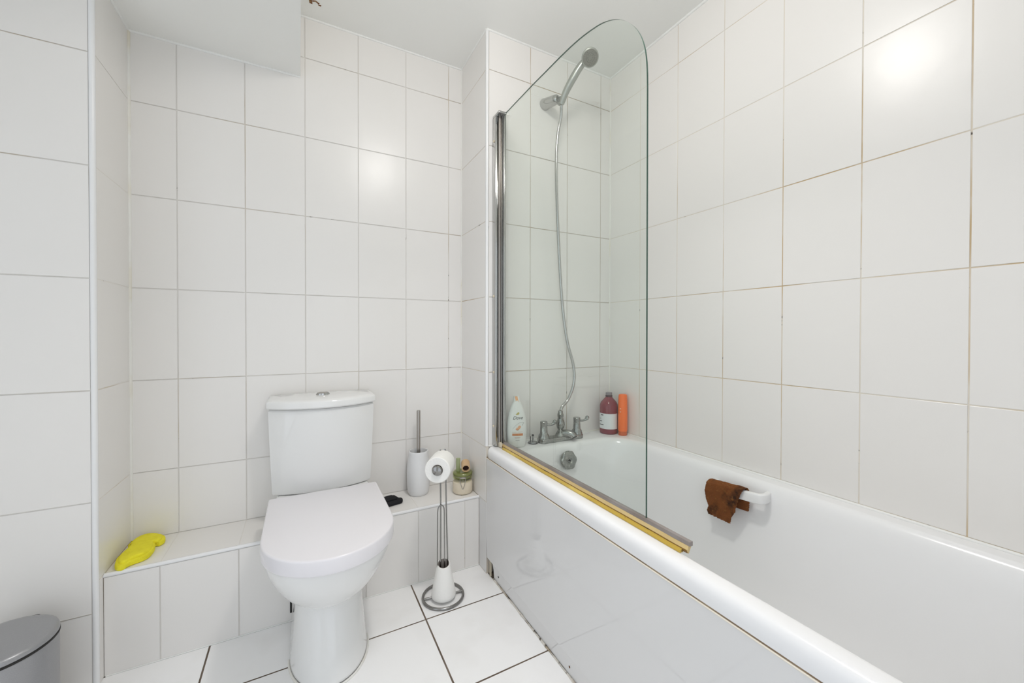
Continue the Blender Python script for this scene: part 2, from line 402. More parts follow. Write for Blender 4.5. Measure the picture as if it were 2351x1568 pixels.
box('notch_shade', (.730, 1.47, .0), (.734, 1.5355, .10), BLACK, pan)  # black sheet behind the notch stands in for shade under the bath
for y, z in ((1.44, .036), (.955, .030)):
    lathe('screw_hole', [(.0035, 0), (.003, .001), (.0, .0012)], BLACK if y > 1 else RUST, pan, 12, frame((.7106 if y > 1 else .7116, y, z), (-1, 0, -.15)))
place_world(pan)
# crusty sealant along the floor
random.seed(3)
pts = [(.7115+random.uniform(-.0010, .0010), 1.49-i*.0275, .0012) for i in range(62)]
struct(tube('trim_15', pts, lambda t: .0034+.0011*math.sin(t*140)+.0007*math.sin(t*61), DIRTY, None, 8), 'stained sealant along the foot of the bath panel')
bead('trim_16', (.7028, YP, .5045), (.7028, -.165, .5045), .0019, mat('brown_joint', (.22, .15, .09), .7, noise=(14, (.36, .27, .17), .45, .7)), 'dark brown joint under the bath rim')  # thin brown line along the joint, mottled with a lighter brown
bead('trim_18', (.7022, YP, .5008), (.7022, -.165, .5008), .0022, mat('cream_joint', (.84, .77, .66), .4), 'cream sealant under the bath rim')
bead('trim_17', (XC+.004, YL-.001, .001), (XN, YL-.001, .001), .002, CAULK)

# ------------------------------------------------------------------ shower screen
XG = .757
scr = thing('shower_screen', 'clear glass bath screen with rounded top standing on the bath rim', 'shower screen', (XG, 1.5, .55))
go = [(1.500, .575), (1.500, 1.9625), (1.400, 1.9615), (1.25, 1.960), (1.172, 1.957), (1.08, 1.9545), (1.02, 1.951)]
go += [(a, b) for a, b in ((.985, 1.9475), (.954, 1.943), (.914, 1.935), (.875, 1.9245), (.839, 1.909), (.809, 1.891), (.781, 1.868), (.757, 1.842), (.739, 1.817), (.724, 1.789), (.713, 1.758), (.7065, 1.726), (.7035, 1.690), (.7025, 1.65), (.7015, 1.2), (.700, .575))]
go = [(p_.x, p_.y) for p_ in [Vector((a, b, 0)) for a, b in go[:6]]+spline([(a, b, 0) for a, b in go[6:21]], 5)+[Vector((a, b, 0)) for a, b in go[21:]]]
n = len(go); t = .0026
V = [(XG-t, y, z) for y, z in go] + [(XG+t, y, z) for y, z in go]
F = [tuple(range(n)), tuple(range(2*n-1, n-1, -1))] + [(i, (i+1) % n, n+(i+1) % n, n+i) for i in range(n)]
mk('glass_panel', V, F, GLASS, scr, None, [GEDGE], [0, 0]+[1]*n)
pr = box('wall_profile', (.728, 1.507, .556), (.746, YP-.0005, 1.962), CHROME, scr, .002)
box('clamp_profile', (.7495, 1.478, .574), (.7645, 1.513, 1.968), CHROME, scr, .0025)
tube('hinge_rod', [(.7465, 1.504, .556), (.7465, 1.504, 1.2), (.7465, 1.504, 1.967)], .0048, STEEL, scr, 14)
box('top_cap', (.728, 1.476, 1.962), (.766, YP-.002, 1.972), CHROME, scr, .002)
box('gasket', (.7470, 1.4755, .574), (.7500, 1.479, 1.962), BLACK, scr)
for z in (1.86, 1.198, .872, .64):
    lathe('screw_cap', [(.0055, 0), (.005, .003), (.002, .0045), (0, .0047)], WARMPL, pr, 14, frame((.728, 1.521, z), (-1, -.3, 0)))
box('bottom_bracket', (.742, 1.482, .5525), (.770, 1.530, .5735), WARMPL, scr, .004)
# plastic seal along the foot of the glass, longer than the glass
def extr(name, prof, y0, y1, material, parent, n=20, wob=0):
    rings = []
    for k in range(n+1):
        y = y0+(y1-y0)*k/n; rings.append([Vector((x+wob*math.sin(k*1.3), y, z+wob*math.sin(k*2.1))) for x, z in prof])
    V, F = loft(rings); return mk(name, V, F, material, parent, 30)
ss = extr('seal_strip', [(.7520, .5700), (.7520, .5795), (.7620, .5795), (.7620, .5700)], 1.495, .572, SEALG, scr)
extr('seal_fin', [(.7519, .5698), (.7488, .5612), (.7530, .5528), (.7621, .5698)], 1.495, .575, SEALT, scr, 24, .0003)
extr('seal_groove', [(.7487, .5612), (.7474, .5592), (.7515, .5526), (.7528, .5528)], 1.495, .578, SEALD, scr, 24, .0003)
extr('seal_bead', [(.7473, .5591), (.7445, .5562), (.7440, .5564), (.7412, .5540), (.7408, .5512), (.7515, .5512)], 1.47, .588, SEALY, scr, 24, .0003)
place_world(scr)
for c in pr.children: c.matrix_parent_inverse = Matrix.Identity(4)

# ------------------------------------------------------------------ bath mixer with hose and handset
tp = thing('bath_mixer_tap', 'limescaled chrome bath mixer tap with two levers on the bath deck', 'tap', (1.045, 1.475, .551))
ZD = .5512
bar = [(-.112, -.022), (-.106, -.027), (.106, -.027), (.112, -.022), (.112, .022), (.106, .026), (-.106, .026), (-.112, .022)]
prism('tap_body', bar, 0, .020, DCHROME, tp, .005, 3)
for sx in (-1, 1):
    cx = sx*.092
    lathe('tap_pillar', [(.027, .0), (.0265, .020), (.023, .034), (.0175, .042), (.0155, .075), (.0160, .084), (.0165, .092), (.0145, .0945), (0, .0950)], DCHROME, tp, 28, Matrix.Translation((cx, 0, 0)))
    sp_ = spline([(cx+.010, -.006, .080), (cx+.026, -.010, .0785), (cx+.040, -.012, .081), (cx+.050, -.014, .088)], 6)
    tube('lever', sp_, lambda q: .0054+.0040*max(0, (q-.55)/.45)**1.2, DCHROME, tp, 12)
    lathe('lever_tip', [(0.0001, -.0105), (.007, -.008), (.0102, 0), (.007, .008), (0.0001, .0105)], DCHROME, tp, 16, Matrix.Translation((cx+.050, -.014, .090)))
# low spout from the middle of the bar, leaning out over the bath
tube('spout', spline([(.004, .006, .014), (.010, -.002, .028), (.022, -.018, .033), (.036, -.036, .029), (.042, -.045, .019)], 8), lambda q: .0170-.002*q, DCHROME, tp, 22)
lathe('spout_mouth', [(.0148, 0), (.0148, .003), (.012, .0035), (.0118, .001), (0, .001)], BLACK, tp, 20, frame((.0425, -.0458, .0178), (.3, -.40, -.85)))
lathe('diverter', [(.026, .018), (.020, .030), (.014, .040), (.011, .046), (.0165, .056), (.0195, .068), (.0185, .080), (.014, .092), (.0125, .103), (.0140, .106), (.0140, .118), (.0115, .121), (.0105, .132), (.0075, .134), (0, .135)], DCHROME, tp, 28, Matrix.Translation((.003, .006, 0)))

hd = thing('hand_shower', 'grey chrome hand shower hanging in its wall holder with a long hose', 'shower', (1.0, 1.535, 2.09))
WP, FP = Vector((.993, YP-.0005, 2.097)), Vector((1.003, 1.440, 2.078))
ax = FP-WP
lathe('holder', [(.026, 0), (.0265, .004), (.025, .010), (.021, .075), (.019, .090), (.012, .098), (0, .100)], CHROME, hd, 32, frame(WP, ax))
cl = lathe('holder_clip', [(.0001, -.018), (.010, -.017), (.0165, -.010), (.0175, 0), (.0165, .010), (.010, .017), (.0001, .018)], DCHROME, hd, 24, frame((1.018, 1.442, 2.072), (.45, -.25, .85)))
HB, HM, HT = Vector((1.012, 1.430, 2.050)), Vector((1.032, 1.366, 2.140)), Vector((1.064, 1.312, 2.199))
hp = spline([HB, (1.018, 1.402, 2.094), HM, (1.047, 1.338, 2.175), HT], 7)
tube('handset_handle', hp, lambda q: .0120+.0040*math.sin(math.pi*q), GREYC, hd, 18)
FN = Vector((-.36, -.62, -.70)).normalized()
HC = Vector((1.0535, 1.285, 2.1795))
MH = frame(HC-FN*.008, FN)
hh = lathe('shower_head', [(.0, -.016), (.018, -.014), (.031, -.004), (.0355, .006), (.0350, .012), (.031, .0150), (0, .0150)], GREYC, hd, 36, MH)
fc = lathe('spray_face', [(.031, .0150), (.0305, .0165), (.018, .0170), (.0175, .0158), (0, .0160)], mat('spray_face', (.20, .195, .165), .5), hh, 36, MH)
nz_v, nz_f = [], []
for rr, kk in ((.010, 8), (.016, 14), (.022, 20), (.027, 26)):
    for i in range(kk):
        a = 2*math.pi*i/kk; vv, ff = loft([[MH @ Vector((rr*math.cos(a)+q*math.cos(b), rr*math.sin(a)+q*math.sin(b), z)) for b in (0, 1.57, 3.14, 4.71)] for q, z in ((.0013, .0155), (.0009, .0188))])
        o_ = len(nz_v); nz_v += vv; nz_f += [tuple(x+o_ for x in f) for f in ff]
nzo = mk('nozzles', nz_v, nz_f, mat('nozzle_rubber', (.07, .07, .055), .6), hh); nzo['kind'] = 'stuff'
hose = spline([(1.013, 1.430, 2.046), (1.024, 1.450, 2.005), (1.0195, 1.470, 1.92), (1.0205, 1.480, 1.766), (1.036, 1.484, 1.47), (1.057, 1.484, 1.191), (1.087, 1.486, 1.009), (1.1265, 1.488, .886), (1.1285, 1.488, .804), (1.097, 1.487, .734), (1.0610, 1.484, .702), (1.0500, 1.482, .684)], 40)
def hrad(q): return .0066+.0006*math.sin(q*1700)
tube('shower_hose', hose, lambda q: .0070, CHROME, hd, 12)
place_world(hd)
for q in hd.children:
    for c in q.children: c.matrix_parent_inverse = Matrix.Identity(4)

# ------------------------------------------------------------------ bath plug
pg = thing('bath_plug', 'dark chrome bath plug lying on the bath deck beside the white bottle', 'plug', (.904, 1.487, .5512))
lathe('plug_disc', [(.019, 0), (.021, .004), (.0195, .008), (.010, .0095), (0, .0095)], DCHROME, pg, 26)
lathe('plug_rim', [(.0192, .0005), (.0222, .001), (.0222, .0035), (.0192, .004)], BLACK, pg, 26, None, False, False)
tube('plug_stem', [(0, 0, .009), (0, 0, .020), (0, 0, .034)], .0038, DCHROME, pg, 10)
lathe('stem_tip', [(.0045, .033), (.0048, .036), (.003, .039), (0, .0395)], BLACK, pg, 10)
tube('plug_chain_post', [(-.010, .004, .009), (-.010, .004, .018), (-.010, .004, .030)], .0018, BLACK, pg, 8)

# ------------------------------------------------------------------ bottles on the deck
def ellip(a, b, n=40, k=2.3):
    out = []
    for i in range(n):
        t_ = 2*math.pi*i/n; c, s = math.cos(t_), math.sin(t_)
        out.append((a*math.copysign(abs(c)**(2/k), c), b*math.copysign(abs(s)**(2/k), s)))
    return out
bt = thing('wash_bottle', 'white curved body wash bottle with peach cap, standing at the screen hinge', 'bottle', (.818, 1.482, .5512))
bt.rotation_euler = (0, 0, math.radians(-20))
prof = [(0, .032, .020), (.002, .0355, .023), (.02, .0395, .026), (.055, .0435, .028), (.085, .0440, .028), (.12, .0405, .026), (.15, .0340, .023), (.172, .0265, .019), (.186, .0195, .015), (.192, .0170, .013), (.194, .010, .009)]
def px(z):
    for (z0, a0, b0), (z1, a1, b1) in zip(prof[:-1], prof[1:]):
        if z0 <= z <= z1:
            f = (z-z0)/(z1-z0); return a0+(a1-a0)*f, b0+(b1-b0)*f
    return prof[-1][1:]
V, F = loft([[Vector((x, y, z)) for x, y in ellip(a, b)] for z, a, b in prof]); mk('bottle_body', V, F, DOVEW, bt, 40)
V, F = loft([[Vector((x+dx, y, z)) for x, y in ellip(a, b)] for z, a, b, dx in ((.190, .0150, .0125, 0), (.200, .0145, .0120, 0), (.2165, .0125, .0105, -.001), (.2175, .011, .009, -.001))]); mk('bottle_cap', V, F, DOVEW, bt, 40)
def front(x, z, off=.0006):
    a, b = px(z); q = max(0, 1-(abs(x)/a)**2.3)**(1/2.3); return Vector((x, -b*q-off, z))
def decal(name, pts2, material, parent, off=.0006):
    """thin patch following the front of the bottle"""
    bm = bmesh.new(); f = bm.faces.new([bm.verts.new((x, 0, z)) for x, z in pts2])
    bmesh.ops.triangulate(bm, faces=[f]); bmesh.ops.subdivide_edges(bm, edges=bm.edges[:], cuts=3, use_grid_fill=True)
    for v in bm.verts: v.co = front(v.co.x, v.co.z, off)
    me = bpy.data.meshes.new(name); bm.to_mesh(me); bm.free(); me.materials.append(material)
    o = bpy.data.objects.new(name, me); C.objects.link(o); o.parent = parent; return o
# peach flap of the cap
V, F = loft([[Vector((x-.004+.006*k, -.0126+.001*k+yy, .2172-.027*k)) for x, yy in ((-.0055, 0), (.0055, 0), (.0055, .003), (-.0055, .003))] for k in (0, .35, .7, 1)])
mk('cap_flap', V, F, PEACH, bt, 40)['label'] = 'peach coloured flap of the cap'
decal('bird_emblem', [(-.008, .142), (-.003, .146), (.002, .151), (.008, .151), (.006, .147), (.009, .144), (.004, .141), (-.003, .139)], GOLD, bt)
tc = bpy.data.curves.new('lettering', 'FONT'); tc.body = 'Dove'; tc.size = .0195; tc.align_x = 'CENTER'; tc.shear = .35; tc.extrude = .0002; tc.materials.append(INK)
tob = bpy.data.objects.new('lettering', tc); C.objects.link(tob); bpy.context.view_layer.update()
dg = bpy.context.evaluated_depsgraph_get(); me = bpy.data.meshes.new_from_object(tob.evaluated_get(dg)); bpy.data.objects.remove(tob)
for v in me.vertices: v.co = front(v.co.x+.001, .121+v.co.y, .0009 if v.co.z > 0 else .0004)
tx = bpy.data.objects.new('lettering', me); C.objects.link(tx); tx.parent = bt
arc = [(-.021+.048*i/20, .082+.027*math.sin(math.pi*.62*i/20)) for i in range(21)]
decal('swoosh', [(x, z) for x, z in arc]+[(x, z-.0013) for x, z in arc[::-1]], GREYP, bt)
decal('swoosh_tail', [(.027, .108), (.0285, .107), (.022, .095), (.0195, .094)], GREYP, bt)
decal('fruit_print', [(-.008, .080), (-.004, .086), (.002, .088), (.004, .094), (.010, .095), (.015, .092), (.013, .085), (.009, .081), (.002, .077), (-.004, .077)], mat('fruit_print', (.80, .40, .20), .5), bt, .0006)
decal('fruit_shade', [(-.009, .080), (-.003, .0775), (.004, .0785), (.009, .081), (.002, .0745), (-.005, .0755)], mat('fruit_shade', (.50, .16, .03), .5), bt, .0009)
decal('orange_band', [(-.0225, .0515), (.0235, .0515), (.0235, .0615), (-.0225, .0615)], mat('orange_band', (.62, .21, .05), .5), bt)
for x0, x1, z in ((-.0235, -.004, .0665), (.0, .0225, .0665), (-.013, .013, .045), (-.011, .010, .041), (-.008, .009, .031)):
    decal('fine_print', [(x0, z), (x1, z), (x1, z+.0018), (x0, z+.0018)], mat('fine_print', (.60, .46, .36), .5) if z != .031 else GREYP, bt)

rb = thing('liquid_bottle', 'dark red bottle with white label and grey cap in the bath corner', 'bottle', (1.331, 1.472, .5512))
lathe('bottle_body', [(.040, 0), (.0435, .004), (.044, .012), (.044, .128), (.0425, .140), (.037, .152), (.026, .165), (.0185, .173), (.016, .178), (.016, .182), (0, .182)], WINE, rb, 44)
lathe('bottle_neck', [(.0158, .176), (.0172, .179), (.0172, .184), (.0150, .187), (0, .187)], DWINE, rb, 28)
lathe('bottle_cap', [(.0150, .186), (.0158, .188), (.0158, .1975), (.0145, .199), (0, .199)], GREYCAP, rb, 28)
def arcpatch(name, r, a0, a1, z0, z1, material, parent, n=24):
    V, F = [], []
    for i in range(n+1):
        a = math.radians(a0+(a1-a0)*i/n)
        V += [(r*math.cos(a), r*math.sin(a), z0), (r*math.cos(a), r*math.sin(a), z1)]
    F = [(2*i, 2*i+2, 2*i+3, 2*i+1) for i in range(n)]
    return mk(name, V, F, material, parent, 60)
lb = arcpatch('label', .0444, 150, 290, .026, .100, LABEL, rb, 40); lb['label'] = 'white paper label with dark print'
for a0, a1, z, h in ((172, 192, .090, .005), (158, 182, .060, .004), (158, 194, .043, .004), (160, 172, .073, .002)):
    arcpatch('print', .0447, a0, a1, z, z+h, INK, lb, 8)
tb = thing('orange_tube', 'slim orange tube standing on its cap beside the dark red bottle', 'tube', (1.3595, 1.4065, .5512))
lathe('tube_cap', [(.019, 0), (.0205, .003), (.0205, .020), (.019, .022), (0, .022)], DORANGE, tb, 28)
V, F = loft([[Vector((x, y, z)) for x, y in ellip(a, b, 36, 2)] for z, a, b in ((.0205, .0205, .0205), (.026, .0222, .0222), (.10, .0222, .0222), (.165, .0218, .0205), (.188, .0212, .0190), (.194, .0200, .0180), (.1965, .016, .015))])
mk('tube_body', V, F, ORANGE, tb, 40)
for z in (.112, .127):
    arcpatch('print', .0225, 188, 205, z, z+.004, mat('pale_print', (.95, .55, .35), .5), tb, 6)

# ------------------------------------------------------------------ grip and brown cloth
gr = thing('bath_grip', 'short white grip handle on the inner wall of the bathtub', 'handle', (1.30, .80, .50))
pts = spline([(1.332, .722, .513), (1.305, .716, .514), (1.288, .718, .514), (1.279, .732, .513), (1.277, .80, .508), (1.277, .87, .500), (1.283, .893, .498), (1.302, .899, .497), (1.332, .895, .497)], 6)
rings = []
for i, q in enumerate(pts):
    d = (pts[min(i+1, len(pts)-1)]-pts[max(i-1, 0)]).normalized(); s = d.cross(Vector((0, 0, 1))).normalized(); u = s.cross(d)
    rings.append([q + s*x + u*y for x, y in rrect(-.0085, .0085, -.0160, .0160, .005, 4)])
V, F = loft(rings); mk('grip_bar', V, F, PVC, gr, 40)
place_world(gr)

ncol, nrow = 48, 150
def lerp(a, b, t_): return a+(b-a)*t_
key = [(-.02, [1.264, .885, .404], [1.267, .809, .398]), (.10, [1.262, .890, .418], [1.264, .803, .424]), (.2, [1.262, .884, .434], [1.262, .790, .447]), (.34, [1.262, .893, .455], [1.262, .783, .478]), (.50, [1.262, .899, .484], [1.262, .771, .514]), (.60, [1.264, .894, .514], [1.264, .7645, .530]),
       (.66, [1.272, .890, .522], [1.272, .763, .5325]), (.72, [1.282, .886, .522], [1.283, .762, .5325]), (.78, [1.290, .886, .512], [1.2905, .762, .524]), (.9, [1.296, .887, .470], [1.296, .764, .475]), (1.02, [1.302, .886, .436], [1.302, .770, .445])]
def ck(t_, side):
    for k in range(len(key)-1):
        if key[k][0] <= t_ <= key[k+1][0]:
            f = (t_-key[k][0])/(key[k+1][0]-key[k][0]); f = f*f*(3-2*f) if False else f
            return Vector(key[k][1+side]).lerp(Vector(key[k+1][1+side]), f)
V, F = [], []
for j in range(nrow+1):
    t_ = j/nrow; L, R_ = ck(t_, 0), ck(t_, 1); tg = (ck(min(1, t_+.02), 0)-ck(max(0, t_-.02), 0)).normalized()
    nrm = tg.cross(R_-L).normalized()
    for i in range(ncol+1):
        s = i/ncol; v = L.lerp(R_, s)
        e = .0040*(math.sin(j*math.pi/1.5)) + .0018*math.sin(s*9+t_*5) + .0012*math.sin(s*23-t_*11)
        fray = (random.uniform(-.0022, .0022) if j % 3 == 0 else 0) if i in (0, ncol) else 0
        v = v + nrm*(-abs(e)*.55 if True else 0) + (R_-L).normalized()*fray
        if t_ < .02: v.z += random.uniform(-.002, .003)
        V.append(v)
for j in range(nrow):
    for i in range(ncol):
        a = j*(ncol+1)+i; F.append((a, a+1, a+ncol+2, a+ncol+1))
cloth = mk('exfoliating_cloth', V, F, BROWN, None, 180); md = cloth.modifiers.new('thickness', 'SOLIDIFY'); md.thickness = .0022; md.offset = 0
tag(cloth, 'rough brown knitted cloth draped over the white bath grip', 'cloth')

# ------------------------------------------------------------------ toilet
TX = .079
toi = thing('toilet', 'white close coupled toilet with its lid closed in front of the ledge', 'toilet', (TX, 1.45, 0))
def egg(hw, yb, yf, ys, n=24, k=2.0, rb_=.03):
    """plan outline: square-ish back at yb, straight sides to ys, elliptical nose to yf"""
    out = []
    for i in range(n+1):
        a = math.pi*i/n; c, s = math.cos(a), math.sin(a)
        out.append((TX+hw*math.copysign(abs(c)**(2/k), c), ys-(ys-yf)*abs(s)**(2/k)))
    # from left back to right back
    m_ = 6
    for i in range(m_+1):
        a = math.pi+.5*math.pi*(-i/m_); out.append((TX-hw+rb_+rb_*math.cos(a), yb-rb_+rb_*math.sin(a)))
    for i in range(m_+1):
        a = math.pi/2*(1-i/m_); out.append((TX+hw-rb_+rb_*math.cos(a), yb-rb_+rb_*math.sin(a)))
    return out
# pan: pedestal and bowl in one lofted surface
secs = [(.116, 1.612, 1.248, 1.42, .000), (.116, 1.612, 1.249, 1.42, .006), (.113, 1.612, 1.253, 1.42, .02), (.108, 1.612, 1.266, 1.42, .07), (.103, 1.612, 1.288, 1.43, .13), (.1005, 1.612, 1.307, 1.435, .185), (.1000, 1.612, 1.312, 1.44, .206),
        (.1010, 1.612, 1.308, 1.435, .2125), (.1075, 1.613, 1.284, 1.42, .219), (.118, 1.613, 1.264, 1.41, .231), (.134, 1.614, 1.238, 1.40, .253), (.1505, 1.614, 1.212, 1.39, .282), (.165, 1.614, 1.190, 1.375, .315), (.1745, 1.614, 1.172, 1.36, .350), (.178, 1.614, 1.164, 1.35, .378), (.177, 1.614, 1.163, 1.35, .386), (.174, 1.612, 1.167, 1.35, .389)]
V, F = loft([[Vector((x, y, z)) for x, y in egg(hw, yb, yf, ys)] for hw, yb, yf, ys, z in secs]); pn = mk('pan', V, F, CERAMIC, toi, 30)
md = pn.modifiers.new('smooth', 'SUBSURF'); md.levels = md.render_levels = 1
# rear shelf that carries the cistern over the ledge
prism('pan_shelf', [(TX-.168, 1.585), (TX+.168, 1.585), (TX+.165, 1.829), (TX-.165, 1.829)], .3125, .4235, CERAMIC, toi, .012, 4)
# seat, lid
prism('seat', egg(.176, 1.640, 1.156, 1.345, 36), .3885, .397, SEATM, toi, .003, 3)
lid = prism('lid', egg(.186, 1.652, 1.139, 1.335, 40, 2.0, .012), .3955, .441, SEATM, toi, .006, 4)
for sx in (-1, 1):
    tube('hinge', [(TX+sx*.075-.015, 1.657, .422), (TX+sx*.075, 1.657, .422), (TX+sx*.075+.015, 1.657, .422)], .008, SEATM, toi, 14)
# cistern: bowed front, narrower below
def cis(hw, side, mid, z, yb=1.830, r=.012, cxo=0):
    out = []; n_ = 20
    for i in range(n_+1):
        s = -1+2*i/n_; y = mid+(side-mid)*abs(s)**2.2
        if abs(s) == 1: pass
        out.append(Vector((TX-.003+cxo+hw*s, y, z)))
    out += [Vector((TX-.003+cxo+hw, yb, z)), Vector((TX-.003+cxo-hw, yb, z))]
    return out
V, F = loft([cis(.168, 1.728, 1.690, .424), cis(.173, 1.722, 1.682, .428), cis(.1755, 1.719, 1.6775, .436), cis(.180, 1.714, 1.664, .54), cis(.1845, 1.710, 1.652, .66), cis(.187, 1.708, 1.645, .745), cis(.184, 1.712, 1.650, .7515)])
ct = mk('cistern', V, F, CERAMIC, toi, 32)
V, F = loft([cis(.184, 1.711, 1.647, .753), cis(.190, 1.703, 1.636, .755), cis(.192, 1.700, 1.632, .760), cis(.192, 1.700, 1.632, .777), cis(.1912, 1.7012, 1.6335, .7815), cis(.189, 1.704, 1.637, .785), cis(.185, 1.709, 1.644, .7878), cis(.179, 1.716, 1.654, .7895), cis(.150, 1.736, 1.690, .7925, 1.825), cis(.10, 1.755, 1.72, .794, 1.815)])
cd = mk('cistern_lid', V, F, CERAMIC, toi, 32)
V, F = loft([[Vector((TX-.005+x, 1.735+y, z)) for x, y in ellip(a, b, 36, 2)] for a, b, z in ((.0245, .019, .7925), (.0245, .019, .7965), (.0225, .0175, .8005), (.021, .016, .801), (.0205, .0155, .7985), (.001, .001, .7985))])
fb = mk('flush_button', V, F, CHROME, toi, 40)
V, F = loft([[Vector((TX-.005+x, 1.735+y, z)) for x, y in ellip(a, b, 30, 2)] for a, b, z in ((.0195, .0145, .7985), (.019, .014, .8015), (.016, .012, .803))]); mk('button_half', V, F, STEEL, fb, 40)
# sealant line round the foot
pts = [Vector((x, y, .002)) for x, y in egg(.1175, 1.614, 1.2465, 1.42, 40)][:41]
tube('foot_sealant', pts, .0036, SEAL, toi, 8)
# floor screw cover plate and dark gap beside the pan
place_world(toi)
for c in fb.children: c.matrix_parent_inverse = Matrix.Identity(4)

# ------------------------------------------------------------------ things on the ledge
sp = [(-.512, 1.648), (-.517, 1.675), (-.515, 1.699), (-.508, 1.746), (-.516, 1.764), (-.514, 1.782), (-.508, 1.803), (-.497, 1.818), (-.481, 1.824), (-.462, 1.821), (-.443, 1.808), (-.426, 1.786), (-.420, 1.768), (-.421, 1.752), (-.430, 1.741), (-.440, 1.743), (-.435, 1.719), (-.433, 1.698), (-.436, 1.667), (-.448, 1.650), (-.465, 1.641), (-.477, 1.632), (-.482, 1.619), (-.489, 1.615), (-.499, 1.619), (-.508, 1.632)]
sp = [(p_.x, p_.y) for p_ in spline([(a, b, 0) for a, b in sp+[sp[0]]], 3)[:-1]]
spo = thing('bath_sponge', 'bright yellow bird shaped sponge on the left end of the ledge', 'sponge', (-.47, 1.72, ZL))
a = prism('sponge_body', [(x+.47, y-1.72) for x, y in sp], 0.0002, .019, YELLOW, spo, .005, 4)
# raised inner cushion
cx_ = sum(x for x, _ in sp)/len(sp)+.47; cy_ = sum(y for _, y in sp)/len(sp)-1.72
inn = [((x+.47-cx_)*.86+cx_, (y-1.72-cy_)*.90+cy_) for x, y in sp]
prism('sponge_cushion', inn, .012, .0265, YELLOW, spo, .0065, 5)
lathe('sponge_eye', [(.003, .025), (.0025, .0271), (0, .0273)], mat('eye_print', (.42, .36, .01), .8), spo, 12, Matrix.Translation((-.036, .044, 0)))

bk = [(.300, 1.765), (.331, 1.777), (.347, 1.780), (.362, 1.777), (.368, 1.757), (.374, 1.742), (.382, 1.738), (.386, 1.724), (.380, 1.702), (.370, 1.694), (.352, 1.692), (.330, 1.686), (.305, 1.690), (.294, 1.72)]
bk = [(p_.x-.34, p_.y-1.73) for p_ in spline([(a_, b_, 0) for a_, b_ in bk+[bk[0]]], 3)[:-1]]
bko = thing('black_cloth', 'small crumpled black cloth on the ledge right of the toilet', 'cloth', (.34, 1.73, ZL))
prism('folded_cloth', bk, .0002, .011, BCLOTH, bko, .004, 4)
prism('cloth_fold', [(x*.72-.006, y*.6+.012) for x, y in bk], .009, .016, BCLOTH, bko, .003, 4)

BS = 1.09
br = thing('toilet_brush', 'white ceramic toilet brush holder with a steel brush handle on the ledge', 'toilet brush', (.468, 1.772, ZL))
lathe('brush_holder', [(r_*BS, z_) for r_, z_ in [(.036, .0), (.0395, .003), (.0435, .015), (.0465, .05), (.0475, .085), (.0465, .12), (.0430, .155), (.0395, .183), (.0400, .192), (.0385, .1955), (.0362, .1955), (.0350, .190), (.036, .15), (.036, .01), (0, .01)]], mat('matt_ceramic', (.76, .76, .765), .35), br, 44)
lathe('brush_handle', [(.0084, .12), (.0084, .190), (.0082, .194), (.0082, .376), (.0075, .378), (0, .378)], STEEL, br, 20)
lathe('holder_inside', [(.038, .168), (.038, .172), (.010, .174), (.0, .174)], mat('holder_shade', (.22, .22, .215), .6), br, 30)  # recessed grey disc, coloured to give the shaded inside of the holder

jr = thing('storage_jar', 'small clip top glass jar with green lid and cream contents on the ledge', 'jar', (.651, 1.692, ZL))
jr.scale = (1.07, 1.07, 1.04)
lathe('jar_glass', [(.040, 0), (.0435, .003), (.0445, .010), (.0445, .040), (.043, .052), (.038, .062), (.036, .066), (.036, .070)], JARG, jr, 40, None, True, False)
lathe('jar_contents', [(.039, .003), (.0415, .008), (.042, .040), (.0405, .051), (.030, .056), (.012, .0545), (0, .055)], CREAM, jr, 36)
jl = lathe('jar_lid', [(.0385, .0655), (.0415, .0665), (.0420, .073), (.0395, .077), (.0400, .080), (.0425, .082), (.0425, .089), (.039, .093), (.030, .0945), (.026, .091), (0, .0905)], GREENG, jr, 40)
lathe('lid_core', [(.034, .067), (.0385, .071), (.0380, .0775), (.0395, .083), (.0390, .088), (.030, .0895), (0, .0895)], mat('green_lid', (.30, .32, .17), .2), jr, 30)
box('lid_tab', (-.028, -.002, .088), (-.010, .010, .150), mat('green_plastic', (.30, .34, .17), .25), jr, .004, 3)
tube('clip_wire', spline([(-.012, -.0425, .078), (-.010, -.0455, .060), (-.005, -.0465, .040), (0, -.0468, .030), (.005, -.0465, .040), (.010, -.0455, .060), (.012, -.0425, .078)], 6), .0012, STEEL, jr, 8)
box('clip_plate', (-.011, -.0462, .074), (.011, -.0435, .079), STEEL, jr, .0008, 2)
tube('lid_wire', [Vector((.0405*math.cos(q), .0405*math.sin(q), .0785)) for q in [2*math.pi*i/36 for i in range(36)]], .0011, STEEL, jr, 8, True)
jr.rotation_euler = (0, 0, math.radians(-20))
wt = thing('wooden_tube', 'pale wooden hollow tube lying on top of the green jar lid', 'wooden tube', (.664, 1.688, ZL+.1205))
wt.scale = (1.15, 1.15, 1.15)
A = frame((0, 0, 0), (-.30, -.90, -.25))
lathe('tube_wall', [(.0125, -.018), (.0168, -.020), (.0172, -.016), (.0172, .018), (.0165, .021), (.0125, .021), (.012, .018)], WOOD, wt, 30, A, False, False)
lathe('tube_inside', [(.0127, .012), (0.0001, .010)], mat('dark_hollow', (.035, .012, .008), .9), wt, 24, A, False, False)

